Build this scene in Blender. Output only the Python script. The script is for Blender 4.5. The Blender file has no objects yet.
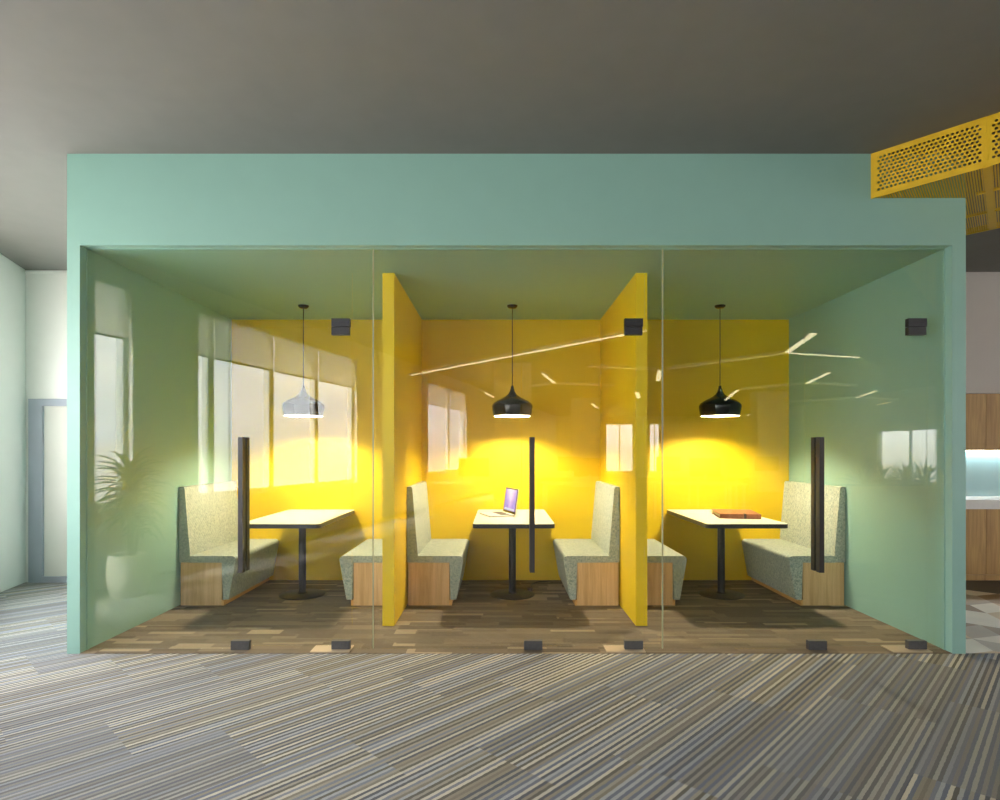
import bpy, bmesh, math, random
from mathutils import Vector, Matrix

random.seed(7)
scene = bpy.context.scene
COL = scene.collection
PI = math.pi


def s2l(c):
    return c / 12.92 if c <= 0.04045 else ((c + 0.055) / 1.055) ** 2.4


def rgb(r, g, b):
    return (s2l(r / 255), s2l(g / 255), s2l(b / 255), 1.0)


# ------------------------------------------------------------------ materials
def new_mat(name):
    m = bpy.data.materials.new(name)
    m.use_nodes = True
    nt = m.node_tree
    nt.nodes.clear()
    out = nt.nodes.new('ShaderNodeOutputMaterial')
    return m, nt, out


def node(nt, kind, **kw):
    n = nt.nodes.new(kind)
    for k, v in kw.items():
        if k in n.inputs:
            n.inputs[k].default_value = v
        else:
            setattr(n, k, v)
    return n


def link(nt, a, b):
    nt.links.new(a, b)


def math_node(nt, op, a, b=None, c=None):
    n = nt.nodes.new('ShaderNodeMath')
    n.operation = op
    for i, v in enumerate((a, b, c)):
        if v is None:
            continue
        if isinstance(v, (int, float)):
            n.inputs[i].default_value = v
        else:
            nt.links.new(v, n.inputs[i])
    return n.outputs[0]


def ramp(nt, fac, stops, interp='LINEAR'):
    n = nt.nodes.new('ShaderNodeValToRGB')
    cr = n.color_ramp
    cr.interpolation = interp
    while len(cr.elements) < len(stops):
        cr.elements.new(0.5)
    for e, (p, c) in zip(cr.elements, stops):
        e.position = p
        e.color = c
    nt.links.new(fac, n.inputs[0])
    return n.outputs[0]


def coords(nt, scale=(1, 1, 1), rot=(0, 0, 0), which='Object'):
    tc = nt.nodes.new('ShaderNodeTexCoord')
    mp = nt.nodes.new('ShaderNodeMapping')
    mp.inputs['Scale'].default_value = scale
    mp.inputs['Rotation'].default_value = rot
    nt.links.new(tc.outputs[which], mp.inputs['Vector'])
    return mp.outputs['Vector']


def paint(name, col, rough=0.5, metal=0.0, vary=0.04, nscale=6.0, bump=0.0, bscale=300, spec=0.5):
    """painted / plastic / metal surface with a slight mottling"""
    m, nt, out = new_mat(name)
    b = node(nt, 'ShaderNodeBsdfPrincipled', Roughness=rough, Metallic=metal)
    b.inputs['Specular IOR Level'].default_value = spec
    v = coords(nt)
    nz = node(nt, 'ShaderNodeTexNoise', Scale=nscale, Detail=3.0)
    link(nt, v, nz.inputs['Vector'])
    lo = tuple(max(0, c * (1 - vary)) for c in col[:3]) + (1,)
    hi = tuple(min(1, c * (1 + vary)) for c in col[:3]) + (1,)
    link(nt, ramp(nt, nz.outputs['Fac'], [(0.3, lo), (0.7, hi)]), b.inputs['Base Color'])
    if bump:
        n2 = node(nt, 'ShaderNodeTexNoise', Scale=bscale, Detail=2.0)
        link(nt, v, n2.inputs['Vector'])
        bp = node(nt, 'ShaderNodeBump', Strength=bump, Distance=0.002)
        link(nt, n2.outputs['Fac'], bp.inputs['Height'])
        link(nt, bp.outputs['Normal'], b.inputs['Normal'])
    link(nt, b.outputs[0], out.inputs[0])
    return m


def emit(name, col, strength):
    m, nt, out = new_mat(name)
    e = node(nt, 'ShaderNodeEmission', Color=col, Strength=strength)
    link(nt, e.outputs[0], out.inputs[0])
    return m


def glass(name, tint=(0.985, 1.0, 0.99, 1), f0=0.034):
    """clear architectural sheet: straight transmission plus Schlick reflection"""
    m, nt, out = new_mat(name)
    lw = node(nt, 'ShaderNodeLayerWeight', Blend=0.5)
    p = math_node(nt, 'POWER', lw.outputs['Facing'], 5.0)
    f = math_node(nt, 'MULTIPLY_ADD', p, 0.7, f0)
    tr = node(nt, 'ShaderNodeBsdfTransparent', Color=tint)
    gl = node(nt, 'ShaderNodeBsdfGlossy', Roughness=0.0)
    mx = nt.nodes.new('ShaderNodeMixShader')
    link(nt, f, mx.inputs[0])
    link(nt, tr.outputs[0], mx.inputs[1])
    link(nt, gl.outputs[0], mx.inputs[2])
    link(nt, mx.outputs[0], out.inputs[0])
    return m


def wood(name, dark, light, axis='Z', scale=1.0, rough=0.5):
    m, nt, out = new_mat(name)
    b = node(nt, 'ShaderNodeBsdfPrincipled', Roughness=rough)
    sc = {'Z': (22, 22, 1.3), 'X': (1.3, 22, 22), 'Y': (22, 1.3, 22)}[axis]
    v = coords(nt, tuple(s * scale for s in sc))
    n1 = node(nt, 'ShaderNodeTexNoise', Scale=1.6, Detail=6.0, Roughness=0.6, Distortion=0.6)
    link(nt, v, n1.inputs['Vector'])
    v2 = coords(nt, tuple(s * scale * (0.25 if s > 2 else 0.5) for s in sc))
    n2 = node(nt, 'ShaderNodeTexNoise', Scale=1.2, Detail=3.0, Distortion=1.5)
    link(nt, v2, n2.inputs['Vector'])
    mixf = math_node(nt, 'MULTIPLY_ADD', n1.outputs['Fac'], 0.6, math_node(nt, 'MULTIPLY', n2.outputs['Fac'], 0.4))
    link(nt, ramp(nt, mixf, [(0.34, dark), (0.62, light)]), b.inputs['Base Color'])
    bp = node(nt, 'ShaderNodeBump', Strength=0.08, Distance=0.002)
    link(nt, n1.outputs['Fac'], bp.inputs['Height'])
    link(nt, bp.outputs['Normal'], b.inputs['Normal'])
    link(nt, b.outputs[0], out.inputs[0])
    return m


def fabric(name, c1, c2, weave=130.0):
    m, nt, out = new_mat(name)
    b = node(nt, 'ShaderNodeBsdfPrincipled', Roughness=0.9)
    b.inputs['Sheen Weight'].default_value = 0.15
    v = coords(nt)
    n1 = node(nt, 'ShaderNodeTexNoise', Scale=170.0, Detail=2.0, Roughness=0.7)
    link(nt, v, n1.inputs['Vector'])
    n2 = node(nt, 'ShaderNodeTexNoise', Scale=45.0, Detail=4.0)
    link(nt, v, n2.inputs['Vector'])
    f = math_node(nt, 'MULTIPLY_ADD', n1.outputs['Fac'], 0.7, math_node(nt, 'MULTIPLY', n2.outputs['Fac'], 0.3))
    link(nt, ramp(nt, f, [(0.36, c1), (0.64, c2)]), b.inputs['Base Color'])
    # basket weave bump
    sep = nt.nodes.new('ShaderNodeSeparateXYZ')
    link(nt, v, sep.inputs[0])
    sy = math_node(nt, 'SINE', math_node(nt, 'MULTIPLY', sep.outputs['Y'], weave * 1.4))
    sz = math_node(nt, 'SINE', math_node(nt, 'MULTIPLY', math_node(nt, 'ADD', sep.outputs['Z'], sep.outputs['X']), weave * 1.4))
    h = math_node(nt, 'MULTIPLY_ADD', math_node(nt, 'MULTIPLY', sy, sz), 0.5, n1.outputs['Fac'])
    bp = node(nt, 'ShaderNodeBump', Strength=0.55, Distance=0.004)
    link(nt, h, bp.inputs['Height'])
    link(nt, bp.outputs['Normal'], b.inputs['Normal'])
    link(nt, b.outputs[0], out.inputs[0])
    return m


def striped_carpet():
    """office carpet planks, each with diagonal pin stripes in greys, blues and sand"""
    m, nt, out = new_mat('striped_carpet')
    b = node(nt, 'ShaderNodeBsdfPrincipled', Roughness=0.95)
    b.inputs['Specular IOR Level'].default_value = 0.1
    tc = nt.nodes.new('ShaderNodeTexCoord')
    mp = nt.nodes.new('ShaderNodeMapping')
    mp.inputs['Rotation'].default_value = (0, 0, math.radians(-46))
    link(nt, tc.outputs['Object'], mp.inputs['Vector'])
    sep = nt.nodes.new('ShaderNodeSeparateXYZ')
    link(nt, mp.outputs['Vector'], sep.inputs[0])
    a, c = sep.outputs['X'], sep.outputs['Y']          # a runs along the stripe, c across
    row = math_node(nt, 'FLOOR', math_node(nt, 'DIVIDE', c, 0.5))
    shift = math_node(nt, 'MULTIPLY', row, 0.37)
    colm = math_node(nt, 'FLOOR', math_node(nt, 'ADD', math_node(nt, 'DIVIDE', a, 1.0), shift))
    tile = nt.nodes.new('ShaderNodeCombineXYZ')
    link(nt, row, tile.inputs[0]); link(nt, colm, tile.inputs[1])
    tn = nt.nodes.new('ShaderNodeTexWhiteNoise'); tn.noise_dimensions = '3D'
    link(nt, tile.outputs[0], tn.inputs['Vector'])
    # wobble and stripe index
    wn = node(nt, 'ShaderNodeTexNoise', Scale=40.0, Detail=1.0)
    link(nt, mp.outputs['Vector'], wn.inputs['Vector'])
    cw = math_node(nt, 'ADD', c, math_node(nt, 'MULTIPLY', math_node(nt, 'SUBTRACT', wn.outputs['Fac'], 0.5), 0.006))
    idx = math_node(nt, 'FLOOR', math_node(nt, 'DIVIDE', cw, 0.0155))
    sv = nt.nodes.new('ShaderNodeCombineXYZ')
    link(nt, idx, sv.inputs[0])
    link(nt, math_node(nt, 'MULTIPLY', tn.outputs['Value'], 37.0), sv.inputs[1])
    sn = nt.nodes.new('ShaderNodeTexWhiteNoise'); sn.noise_dimensions = '2D'
    link(nt, sv.outputs[0], sn.inputs['Vector'])
    par = math_node(nt, 'MODULO', math_node(nt, 'ADD', idx, 4000.0), 2.0)
    dk = ramp(nt, sn.outputs['Value'], [(0.0, rgb(104, 106, 116)), (0.25, rgb(124, 131, 150)), (0.5, rgb(114, 110, 104)), (0.75, rgb(142, 147, 162)), (0.9, rgb(146, 140, 128))], 'CONSTANT')
    lt = ramp(nt, sn.outputs['Value'], [(0.0, rgb(176, 171, 160)), (0.25, rgb(216, 211, 198)), (0.45, rgb(188, 191, 198)), (0.65, rgb(164, 157, 143)), (0.85, rgb(226, 220, 206))], 'CONSTANT')
    cm = nt.nodes.new('ShaderNodeMix'); cm.data_type = 'RGBA'
    link(nt, par, cm.inputs[0]); link(nt, dk, cm.inputs[6]); link(nt, lt, cm.inputs[7])
    cols = cm.outputs[2]
    plain = ramp(nt, tn.outputs['Value'], [(0.0, rgb(136, 138, 145)), (0.5, rgb(146, 143, 137)), (0.8, rgb(126, 130, 142))], 'CONSTANT')
    how = ramp(nt, tn.outputs['Value'], [(0.0, (0.45, 0.45, 0.45, 1)), (0.25, (0.85, 0.85, 0.85, 1)), (0.8, (0.65, 0.65, 0.65, 1))], 'CONSTANT')
    mx = nt.nodes.new('ShaderNodeMix'); mx.data_type = 'RGBA'
    link(nt, how, mx.inputs[0])
    link(nt, plain, mx.inputs[6]); link(nt, cols, mx.inputs[7])
    fz = node(nt, 'ShaderNodeTexNoise', Scale=260.0, Detail=2.0)
    link(nt, tc.outputs['Object'], fz.inputs['Vector'])
    mul = nt.nodes.new('ShaderNodeMix'); mul.data_type = 'RGBA'; mul.blend_type = 'MULTIPLY'
    mul.inputs[0].default_value = 0.5
    link(nt, mx.outputs[2], mul.inputs[6])
    link(nt, ramp(nt, fz.outputs['Fac'], [(0.3, (0.55, 0.55, 0.55, 1)), (0.7, (1, 1, 1, 1))]), mul.inputs[7])
    link(nt, mul.outputs[2], b.inputs['Base Color'])
    bp = node(nt, 'ShaderNodeBump', Strength=0.4, Distance=0.004)
    link(nt, math_node(nt, 'ADD', fz.outputs['Fac'], sn.outputs['Value']), bp.inputs['Height'])
    link(nt, bp.outputs['Normal'], b.inputs['Normal'])
    link(nt, b.outputs[0], out.inputs[0])
    return m


def plank_carpet():
    """brown carpet planks of several lengths with a ribbed pile"""
    m, nt, out = new_mat('brown_plank_carpet')
    b = node(nt, 'ShaderNodeBsdfPrincipled', Roughness=0.95)
    b.inputs['Specular IOR Level'].default_value = 0.12
    tc = nt.nodes.new('ShaderNodeTexCoord')
    sep = nt.nodes.new('ShaderNodeSeparateXYZ')
    link(nt, tc.outputs['Object'], sep.inputs[0])
    x, y = sep.outputs['X'], sep.outputs['Y']

    def planks(w, h, seed):
        row = math_node(nt, 'FLOOR', math_node(nt, 'DIVIDE', y, h))
        rv = nt.nodes.new('ShaderNodeTexWhiteNoise'); rv.noise_dimensions = '1D'
        link(nt, math_node(nt, 'ADD', row, seed), rv.inputs['W'])
        cidx = math_node(nt, 'FLOOR', math_node(nt, 'ADD', math_node(nt, 'DIVIDE', x, w), math_node(nt, 'MULTIPLY', rv.outputs['Value'], 7.0)))
        cv = nt.nodes.new('ShaderNodeCombineXYZ')
        link(nt, row, cv.inputs[0]); link(nt, cidx, cv.inputs[1]); cv.inputs[2].default_value = seed
        wn = nt.nodes.new('ShaderNodeTexWhiteNoise'); wn.noise_dimensions = '3D'
        link(nt, cv.outputs[0], wn.inputs['Vector'])
        return wn.outputs['Value']
    big = planks(0.42, 0.11, 3.1)
    sml = planks(0.33, 0.055, 8.7)
    tmp = math_node(nt, 'GREATER_THAN', planks(0.62, 0.1, 5.5), 0.45)
    val = nt.nodes.new('ShaderNodeMix'); val.data_type = 'FLOAT'
    link(nt, tmp, val.inputs[0]); link(nt, big, val.inputs[2]); link(nt, sml, val.inputs[3])
    cols = ramp(nt, val.outputs[0], [
        (0.0, rgb(122, 110, 98)), (0.22, rgb(138, 125, 110)), (0.45, rgb(129, 117, 104)),
        (0.62, rgb(149, 136, 119)), (0.8, rgb(133, 121, 107)), (0.92, rgb(176, 161, 140))], 'CONSTANT')
    v = coords(nt, (40, 150, 1))
    fz = node(nt, 'ShaderNodeTexNoise', Scale=1.0, Detail=3.0, Roughness=0.7)
    link(nt, v, fz.inputs['Vector'])
    f2 = node(nt, 'ShaderNodeTexNoise', Scale=220.0, Detail=2.0)
    link(nt, tc.outputs['Object'], f2.inputs['Vector'])
    f = math_node(nt, 'MULTIPLY_ADD', fz.outputs['Fac'], 0.6, math_node(nt, 'MULTIPLY', f2.outputs['Fac'], 0.4))
    mul = nt.nodes.new('ShaderNodeMix'); mul.data_type = 'RGBA'; mul.blend_type = 'MULTIPLY'
    mul.inputs[0].default_value = 0.75
    link(nt, cols, mul.inputs[6])
    link(nt, ramp(nt, f, [(0.3, (0.6, 0.59, 0.57, 1)), (0.68, (1.05, 1.04, 1.02, 1))]), mul.inputs[7])
    link(nt, mul.outputs[2], b.inputs['Base Color'])
    bp = node(nt, 'ShaderNodeBump', Strength=0.35, Distance=0.003)
    link(nt, f, bp.inputs['Height'])
    link(nt, bp.outputs['Normal'], b.inputs['Normal'])
    link(nt, b.outputs[0], out.inputs[0])
    return m


def blind_mat():
    m, nt, out = new_mat('roller_blind_cloth')
    d = node(nt, 'ShaderNodeBsdfDiffuse', Color=rgb(226, 222, 212))
    t = node(nt, 'ShaderNodeBsdfTranslucent', Color=rgb(236, 232, 222))
    p = node(nt, 'ShaderNodeBsdfTransparent', Color=(1, 1, 1, 1))
    v = coords(nt, (1, 1, 1))
    nz = node(nt, 'ShaderNodeTexNoise', Scale=500.0)
    link(nt, v, nz.inputs['Vector'])
    a = nt.nodes.new('ShaderNodeMixShader'); a.inputs[0].default_value = 0.6
    link(nt, d.outputs[0], a.inputs[1]); link(nt, t.outputs[0], a.inputs[2])
    c = nt.nodes.new('ShaderNodeMixShader')
    link(nt, math_node(nt, 'MULTIPLY_ADD', nz.outputs['Fac'], 0.2, 0.12), c.inputs[0])
    link(nt, a.outputs[0], c.inputs[1]); link(nt, p.outputs[0], c.inputs[2])
    link(nt, c.outputs[0], out.inputs[0])
    return m


def screen_mat():
    m, nt, out = new_mat('laptop_screen_lit')
    v = coords(nt, (1, 1, 1), (0, 0, 0), 'Generated')
    sep = nt.nodes.new('ShaderNodeSeparateXYZ')
    link(nt, v, sep.inputs[0])
    hz = sep.outputs['X']; up = sep.outputs['Z']
    dx = math_node(nt, 'ABSOLUTE', math_node(nt, 'SUBTRACT', hz, 0.5))
    # pale folded V in the middle of a mauve ground
    k = math_node(nt, 'SUBTRACT', math_node(nt, 'MULTIPLY', up, 0.5), dx)
    nz = node(nt, 'ShaderNodeTexNoise', Scale=4.0, Detail=2.0)
    link(nt, v, nz.inputs['Vector'])
    k2 = math_node(nt, 'MULTIPLY_ADD', nz.outputs['Fac'], 0.25, k)
    col = ramp(nt, k2, [(0.0, rgb(186, 160, 226)), (0.16, rgb(216, 180, 238)), (0.32, rgb(242, 214, 244)), (0.5, rgb(254, 244, 250))])
    e = node(nt, 'ShaderNodeEmission', Strength=0.5)
    link(nt, col, e.inputs['Color'])
    g = node(nt, 'ShaderNodeBsdfGlossy', Roughness=0.05, Color=(0.05, 0.05, 0.05, 1))
    ad = nt.nodes.new('ShaderNodeAddShader')
    link(nt, e.outputs[0], ad.inputs[0]); link(nt, g.outputs[0], ad.inputs[1])
    link(nt, ad.outputs[0], out.inputs[0])
    return m


M = {
    'green': paint('seafoam_paint', rgb(138, 178, 168), 0.45, vary=0.015, bump=0.05),
    'yellow': paint('yellow_paint', rgb(230, 194, 14), 0.5, vary=0.015, bump=0.05),
    'white_wall': paint('white_wall_paint', rgb(226, 224, 220), 0.6, vary=0.01),
    'kitchen_wall': paint('warm_white_wall_paint', rgb(216, 206, 200), 0.6, vary=0.01),
    'ceiling': paint('dark_grey_ceiling_paint', rgb(116, 114, 110), 0.75, vary=0.03),
    'door_frame': paint('blue_grey_door_frame', rgb(160, 164, 176), 0.4, vary=0.02),
    'door_panel': paint('pale_door_panel', rgb(214, 210, 202), 0.35, vary=0.02),
    'black_metal': paint('black_powder_coat', rgb(38, 38, 40), 0.4, vary=0.1),
    'black_gloss': paint('glossy_black_lacquer', rgb(14, 14, 14), 0.12, vary=0.1),
    'handle': paint('dark_bronze_metal', rgb(54, 51, 51), 0.4, metal=0.2, vary=0.08, nscale=40),
    'patch': paint('brushed_dark_steel', rgb(46, 46, 50), 0.45, metal=0.2, vary=0.12, nscale=60),
    'foot_patch': paint('satin_grey_steel', rgb(78, 78, 80), 0.45, metal=0.2, vary=0.1, nscale=60),
    'plate': paint('sand_metal_plate', rgb(190, 172, 148), 0.5, metal=0.2),
    'joint': paint('pale_joint_seal', rgb(160, 166, 140), 0.35, vary=0.03),
    'shade_in': paint('white_enamel', rgb(250, 246, 236), 0.6, vary=0.0),
    'laminate': paint('cream_white_laminate', rgb(244, 237, 210), 0.4, vary=0.012),
    'edge': paint('black_table_edge', rgb(40, 40, 42), 0.35, vary=0.08),
    'alu': paint('silver_aluminium', rgb(222, 221, 218), 0.35, metal=0.15, vary=0.03),
    'keys': paint('laptop_keys', rgb(60, 60, 64), 0.5),
    'bezel': paint('black_glass_bezel', rgb(24, 24, 28), 0.15),
    'leather': paint('tan_leather', rgb(150, 92, 58), 0.5, vary=0.15, nscale=30, bump=0.2, bscale=400),
    'strap': paint('dark_brown_strap', rgb(58, 34, 24), 0.5, vary=0.1),
    'paper': paint('paper_edges', rgb(232, 222, 200), 0.8, vary=0.06, nscale=200),
    'pot': paint('white_glazed_pot', rgb(228, 226, 218), 0.35, vary=0.02),
    'soil': paint('potting_soil', rgb(58, 46, 36), 0.95, vary=0.3, nscale=60),
    'leaf': paint('green_leaf', rgb(62, 104, 44), 0.45, vary=0.3, nscale=8),
    'trunk': paint('plant_cane', rgb(130, 116, 82), 0.8, vary=0.2, nscale=40),
    'frame_w': paint('window_frame_white', rgb(206, 210, 212), 0.4, vary=0.02),
    'mesh_yellow': paint('yellow_mesh_metal', rgb(222, 180, 28), 0.45, vary=0.04),
    'counter': paint('white_stone_counter', rgb(232, 228, 224), 0.25, vary=0.03, nscale=14),
    'splash': paint('teal_glass_backsplash', rgb(116, 150, 152), 0.3, vary=0.02),
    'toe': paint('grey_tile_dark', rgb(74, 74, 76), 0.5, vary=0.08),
    'tile_white': paint('tile_white', rgb(228, 220, 206), 0.45, vary=0.04),
    'tile_sand': paint('tile_sand', rgb(200, 176, 142), 0.45, vary=0.05),
    'tile_brown': paint('tile_brown', rgb(136, 112, 84), 0.45, vary=0.08),
    'tile_grey': paint('tile_taupe', rgb(168, 156, 140), 0.45, vary=0.06),
    'oak': wood('light_oak_veneer', rgb(196, 156, 104), rgb(226, 190, 140)),
    'cab_oak': wood('warm_oak_cabinet', rgb(162, 118, 60), rgb(202, 158, 88)),
    'oak_edge': wood('oak_edge_strip', rgb(206, 150, 84), rgb(230, 180, 112), 'Y'),
    'fabric': fabric('grey_green_melange_fabric', rgb(108, 132, 126), rgb(206, 210, 196)),
    'glass': glass('clear_sheet_glass'),
    'window_glass': glass('window_glass', (0.985, 0.99, 0.99, 1), 0.03),
    'carpet': striped_carpet(),
    'booth_carpet': plank_carpet(),
    'blind': blind_mat(),
    'screen': screen_mat(),
    'tube': emit('lit_tube', (1.0, 0.86, 0.54, 1), 6),
    'tube_dim': emit('lit_tube_edge', (1.0, 0.84, 0.5, 1), 1.4),
    'bulb': emit('warm_bulb', (1.0, 0.83, 0.55, 1), 1050.0),
    'led': emit('led_strip', (0.86, 0.95, 1.0, 1), 22.0),
    'monitor': emit('monitor_glow', (0.5, 0.58, 0.7, 1), 0.6),
}


# ------------------------------------------------------------------ mesh tools
class MB:
    def __init__(self):
        self.bm = bmesh.new()
        self.mats = []

    def _v(self, p):
        return self.bm.verts.new(p)

    def face(self, pts, mi=0):
        vs = [self._v(p) for p in pts]
        f = self.bm.faces.new(vs)
        f.material_index = mi
        return f

    def hexa(self, a, mi=0):
        """a: 8 points, bottom 4 (ccw) then top 4"""
        v = [self._v(p) for p in a]
        for q in ((3, 2, 1, 0), (4, 5, 6, 7), (0, 1, 5, 4), (1, 2, 6, 5), (2, 3, 7, 6), (3, 0, 4, 7)):
            f = self.bm.faces.new([v[i] for i in q])
            f.material_index = mi

    def box(self, x0, x1, y0, y1, z0, z1, mi=0):
        self.hexa([(x0, y0, z0), (x1, y0, z0), (x1, y1, z0), (x0, y1, z0),
                   (x0, y0, z1), (x1, y0, z1), (x1, y1, z1), (x0, y1, z1)], mi)
        return self

    def obox(self, o, ax, ay, az, mi=0):
        """box from corner o along three vectors"""
        o, ax, ay, az = map(Vector, (o, ax, ay, az))
        self.hexa([o, o + ax, o + ax + ay, o + ay, o + az, o + ax + az, o + ax + ay + az, o + ay + az], mi)
        return self

    def prism(self, poly, axis, a, b, mi=0):
        """poly: 2-D outline, extruded on axis from a to b (axis 'Y': poly is x,z; 'Z': x,y)"""
        def P(p, t):
            return (p[0], t, p[1]) if axis == 'Y' else ((p[0], p[1], t) if axis == 'Z' else (t, p[0], p[1]))
        lo = [self._v(P(p, a)) for p in poly]
        hi = [self._v(P(p, b)) for p in poly]
        n = len(poly)
        fs = [self.bm.faces.new(lo[::-1]), self.bm.faces.new(hi)]
        for i in range(n):
            j = (i + 1) % n
            fs.append(self.bm.faces.new([lo[i], lo[j], hi[j], hi[i]]))
        for f in fs:
            f.material_index = mi
        return self

    def lathe(self, prof, c=(0, 0, 0), n=32, mi=0, smooth=True):
        """prof: list of (r, z)"""
        rings = []
        for r, z in prof:
            if r < 1e-6:
                rings.append([self._v((c[0], c[1], c[2] + z))])
            else:
                rings.append([self._v((c[0] + r * math.cos(2 * PI * k / n), c[1] + r * math.sin(2 * PI * k / n), c[2] + z)) for k in range(n)])
        for A, B in zip(rings, rings[1:]):
            for k in range(n):
                l = (k + 1) % n
                if len(A) == 1 and len(B) == 1:
                    continue
                if len(A) == 1:
                    f = self.bm.faces.new([A[0], B[l], B[k]])
                elif len(B) == 1:
                    f = self.bm.faces.new([A[k], A[l], B[0]])
                else:
                    f = self.bm.faces.new([A[k], A[l], B[l], B[k]])
                f.smooth = smooth
                f.material_index = mi
        return self

    def tube(self, pts, r, n=8, mi=0):
        pts = [Vector(p) for p in pts]
        rs = r if isinstance(r, (list, tuple)) else [r] * len(pts)
        rings = []
        for i, p in enumerate(pts):
            d = (pts[min(i + 1, len(pts) - 1)] - pts[max(i - 1, 0)]).normalized()
            up = Vector((0, 0, 1)) if abs(d.z) < 0.9 else Vector((1, 0, 0))
            a = d.cross(up).normalized()
            b = d.cross(a).normalized()
            rings.append([self._v(p + rs[i] * (a * math.cos(2 * PI * k / n) + b * math.sin(2 * PI * k / n))) for k in range(n)])
        for A, B in zip(rings, rings[1:]):
            for k in range(n):
                f = self.bm.faces.new([A[k], A[(k + 1) % n], B[(k + 1) % n], B[k]])
                f.smooth = True
                f.material_index = mi
        for R in (rings[0][::-1], rings[-1]):
            f = self.bm.faces.new(R)
            f.material_index = mi
        return self

    def bevel(self, w, seg=2, angle=35):
        es = [e for e in self.bm.edges if len(e.link_faces) == 2 and e.calc_face_angle(0) > math.radians(angle)]
        bmesh.ops.bevel(self.bm, geom=es, offset=w, segments=seg, affect='EDGES', profile=0.5)
        return self

    def build(self, name, mats, parent=None, loc=None, smooth=False):
        if not isinstance(mats, (list, tuple)):
            mats = [mats]
        bmesh.ops.recalc_face_normals(self.bm, faces=self.bm.faces[:])
        me = bpy.data.meshes.new(name)
        if smooth:
            for f in self.bm.faces:
                f.smooth = True
        self.bm.to_mesh(me)
        self.bm.free()
        for m in mats:
            me.materials.append(m)
        o = bpy.data.objects.new(name, me)
        COL.objects.link(o)
        if parent is not None:
            o.parent = parent
        if loc is not None:
            o.location = loc
        if smooth:
            try:
                me.set_sharp_from_angle(angle=math.radians(40))
            except Exception:
                pass
        return o


def tag(o, label, cat, group=None, kind=None):
    o['label'] = label
    o['category'] = cat
    if group:
        o['group'] = group
    if kind:
        o['kind'] = kind
    return o


def thing(name, label, cat, loc=(0, 0, 0), rz=0.0, group=None):
    o = bpy.data.objects.new(name, None)
    o.empty_display_size = 0.1
    COL.objects.link(o)
    o.location = loc
    o.rotation_euler = (0, 0, rz)
    return tag(o, label, cat, group)


def struct(o):
    o['kind'] = 'structure'
    return o


def copy_tree(o, parent=None):
    c = o.copy()
    COL.objects.link(c)
    if parent is not None:
        c.parent = parent
    for ch in list(o.children):
        copy_tree(ch, c)
    return c


def rounded_rect(x0, x1, y0, y1, r, n=6):
    pts = []
    for cx, cy, a0 in ((x1 - r, y0 + r, -90), (x1 - r, y1 - r, 0), (x0 + r, y1 - r, 90), (x0 + r, y0 + r, 180)):
        for k in range(n + 1):
            a = math.radians(a0 + 90 * k / n)
            pts.append((cx + r * math.cos(a), cy + r * math.sin(a)))
    return pts


# ------------------------------------------------------------------ measures
CAM_Z = 1.345
FRONT, GLASS, BACK = 3.98, 4.055, 6.23        # fascia plane, glass line, back wall
XL, XR = -2.787, 3.0                          # inner faces of the side walls
OL, OR = -2.872, 3.09                         # outer faces
HB = 2.71                                     # booth ceiling height
HC = 3.317                                    # room ceiling at the booth front
PA, PB = (-0.9016, -0.811), (1.042, 1.129)    # the two partitions
PARTY = 4.6                                 # front edge of the partitions


def ceil_z(y):
    return HC if y < FRONT else HC - 0.055 * (y - FRONT)


# ------------------------------------------------------------------ room shell
RX, RY0, RY1 = 13.0, -26.0, 7.0


def facade(y):
    return -4.90 + 0.25 * (6.3 - y)


FN = Vector((-1, -0.25, 0)).normalized()      # outward


def fpt(y, out, z):
    return Vector((facade(y), y, z)) + FN * out


def fbox(mb, y0, y1, z0, z1, o0, o1, mi=0):
    mb.hexa([fpt(y0, o0, z0), fpt(y1, o0, z0), fpt(y1, o1, z0), fpt(y0, o1, z0),
             fpt(y0, o0, z1), fpt(y1, o0, z1), fpt(y1, o1, z1), fpt(y0, o1, z1)], mi)


mb = MB()
mb.prism([(facade(RY1) - 0.3, RY1), (facade(RY0) - 0.3, RY0), (RX, RY0), (RX, RY1)], 'Z', -0.1, 0.0)
struct(mb.build('floor', M['carpet']))
mb = MB()
mb.box(XL, XR, FRONT, BACK, 0.0005, 0.004)
struct(mb.build('floor_booth', M['booth_carpet']))

# hexagon floor beside the kitchen: each hexagon is three lozenges of different tone
mb = MB()
R = 0.27
tx0, tx1, ty0, ty1 = OR, 9.0, FRONT, 6.5
rot = Matrix.Rotation(math.radians(16), 3, 'Z')
rnd = random.Random(3)


def clip(poly, x0, x1, y0, y1):
    for ax, lim, sgn in ((0, x0, 1), (0, x1, -1), (1, y0, 1), (1, y1, -1)):
        out = []
        for i in range(len(poly)):
            a, b = poly[i], poly[(i + 1) % len(poly)]
            da, db = sgn * (a[ax] - lim), sgn * (b[ax] - lim)
            if da >= 0:
                out.append(a)
            if (da >= 0) != (db >= 0):
                t = da / (da - db)
                out.append((a[0] + (b[0] - a[0]) * t, a[1] + (b[1] - a[1]) * t))
        poly = out
        if len(poly) < 3:
            return []
    return poly


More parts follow.
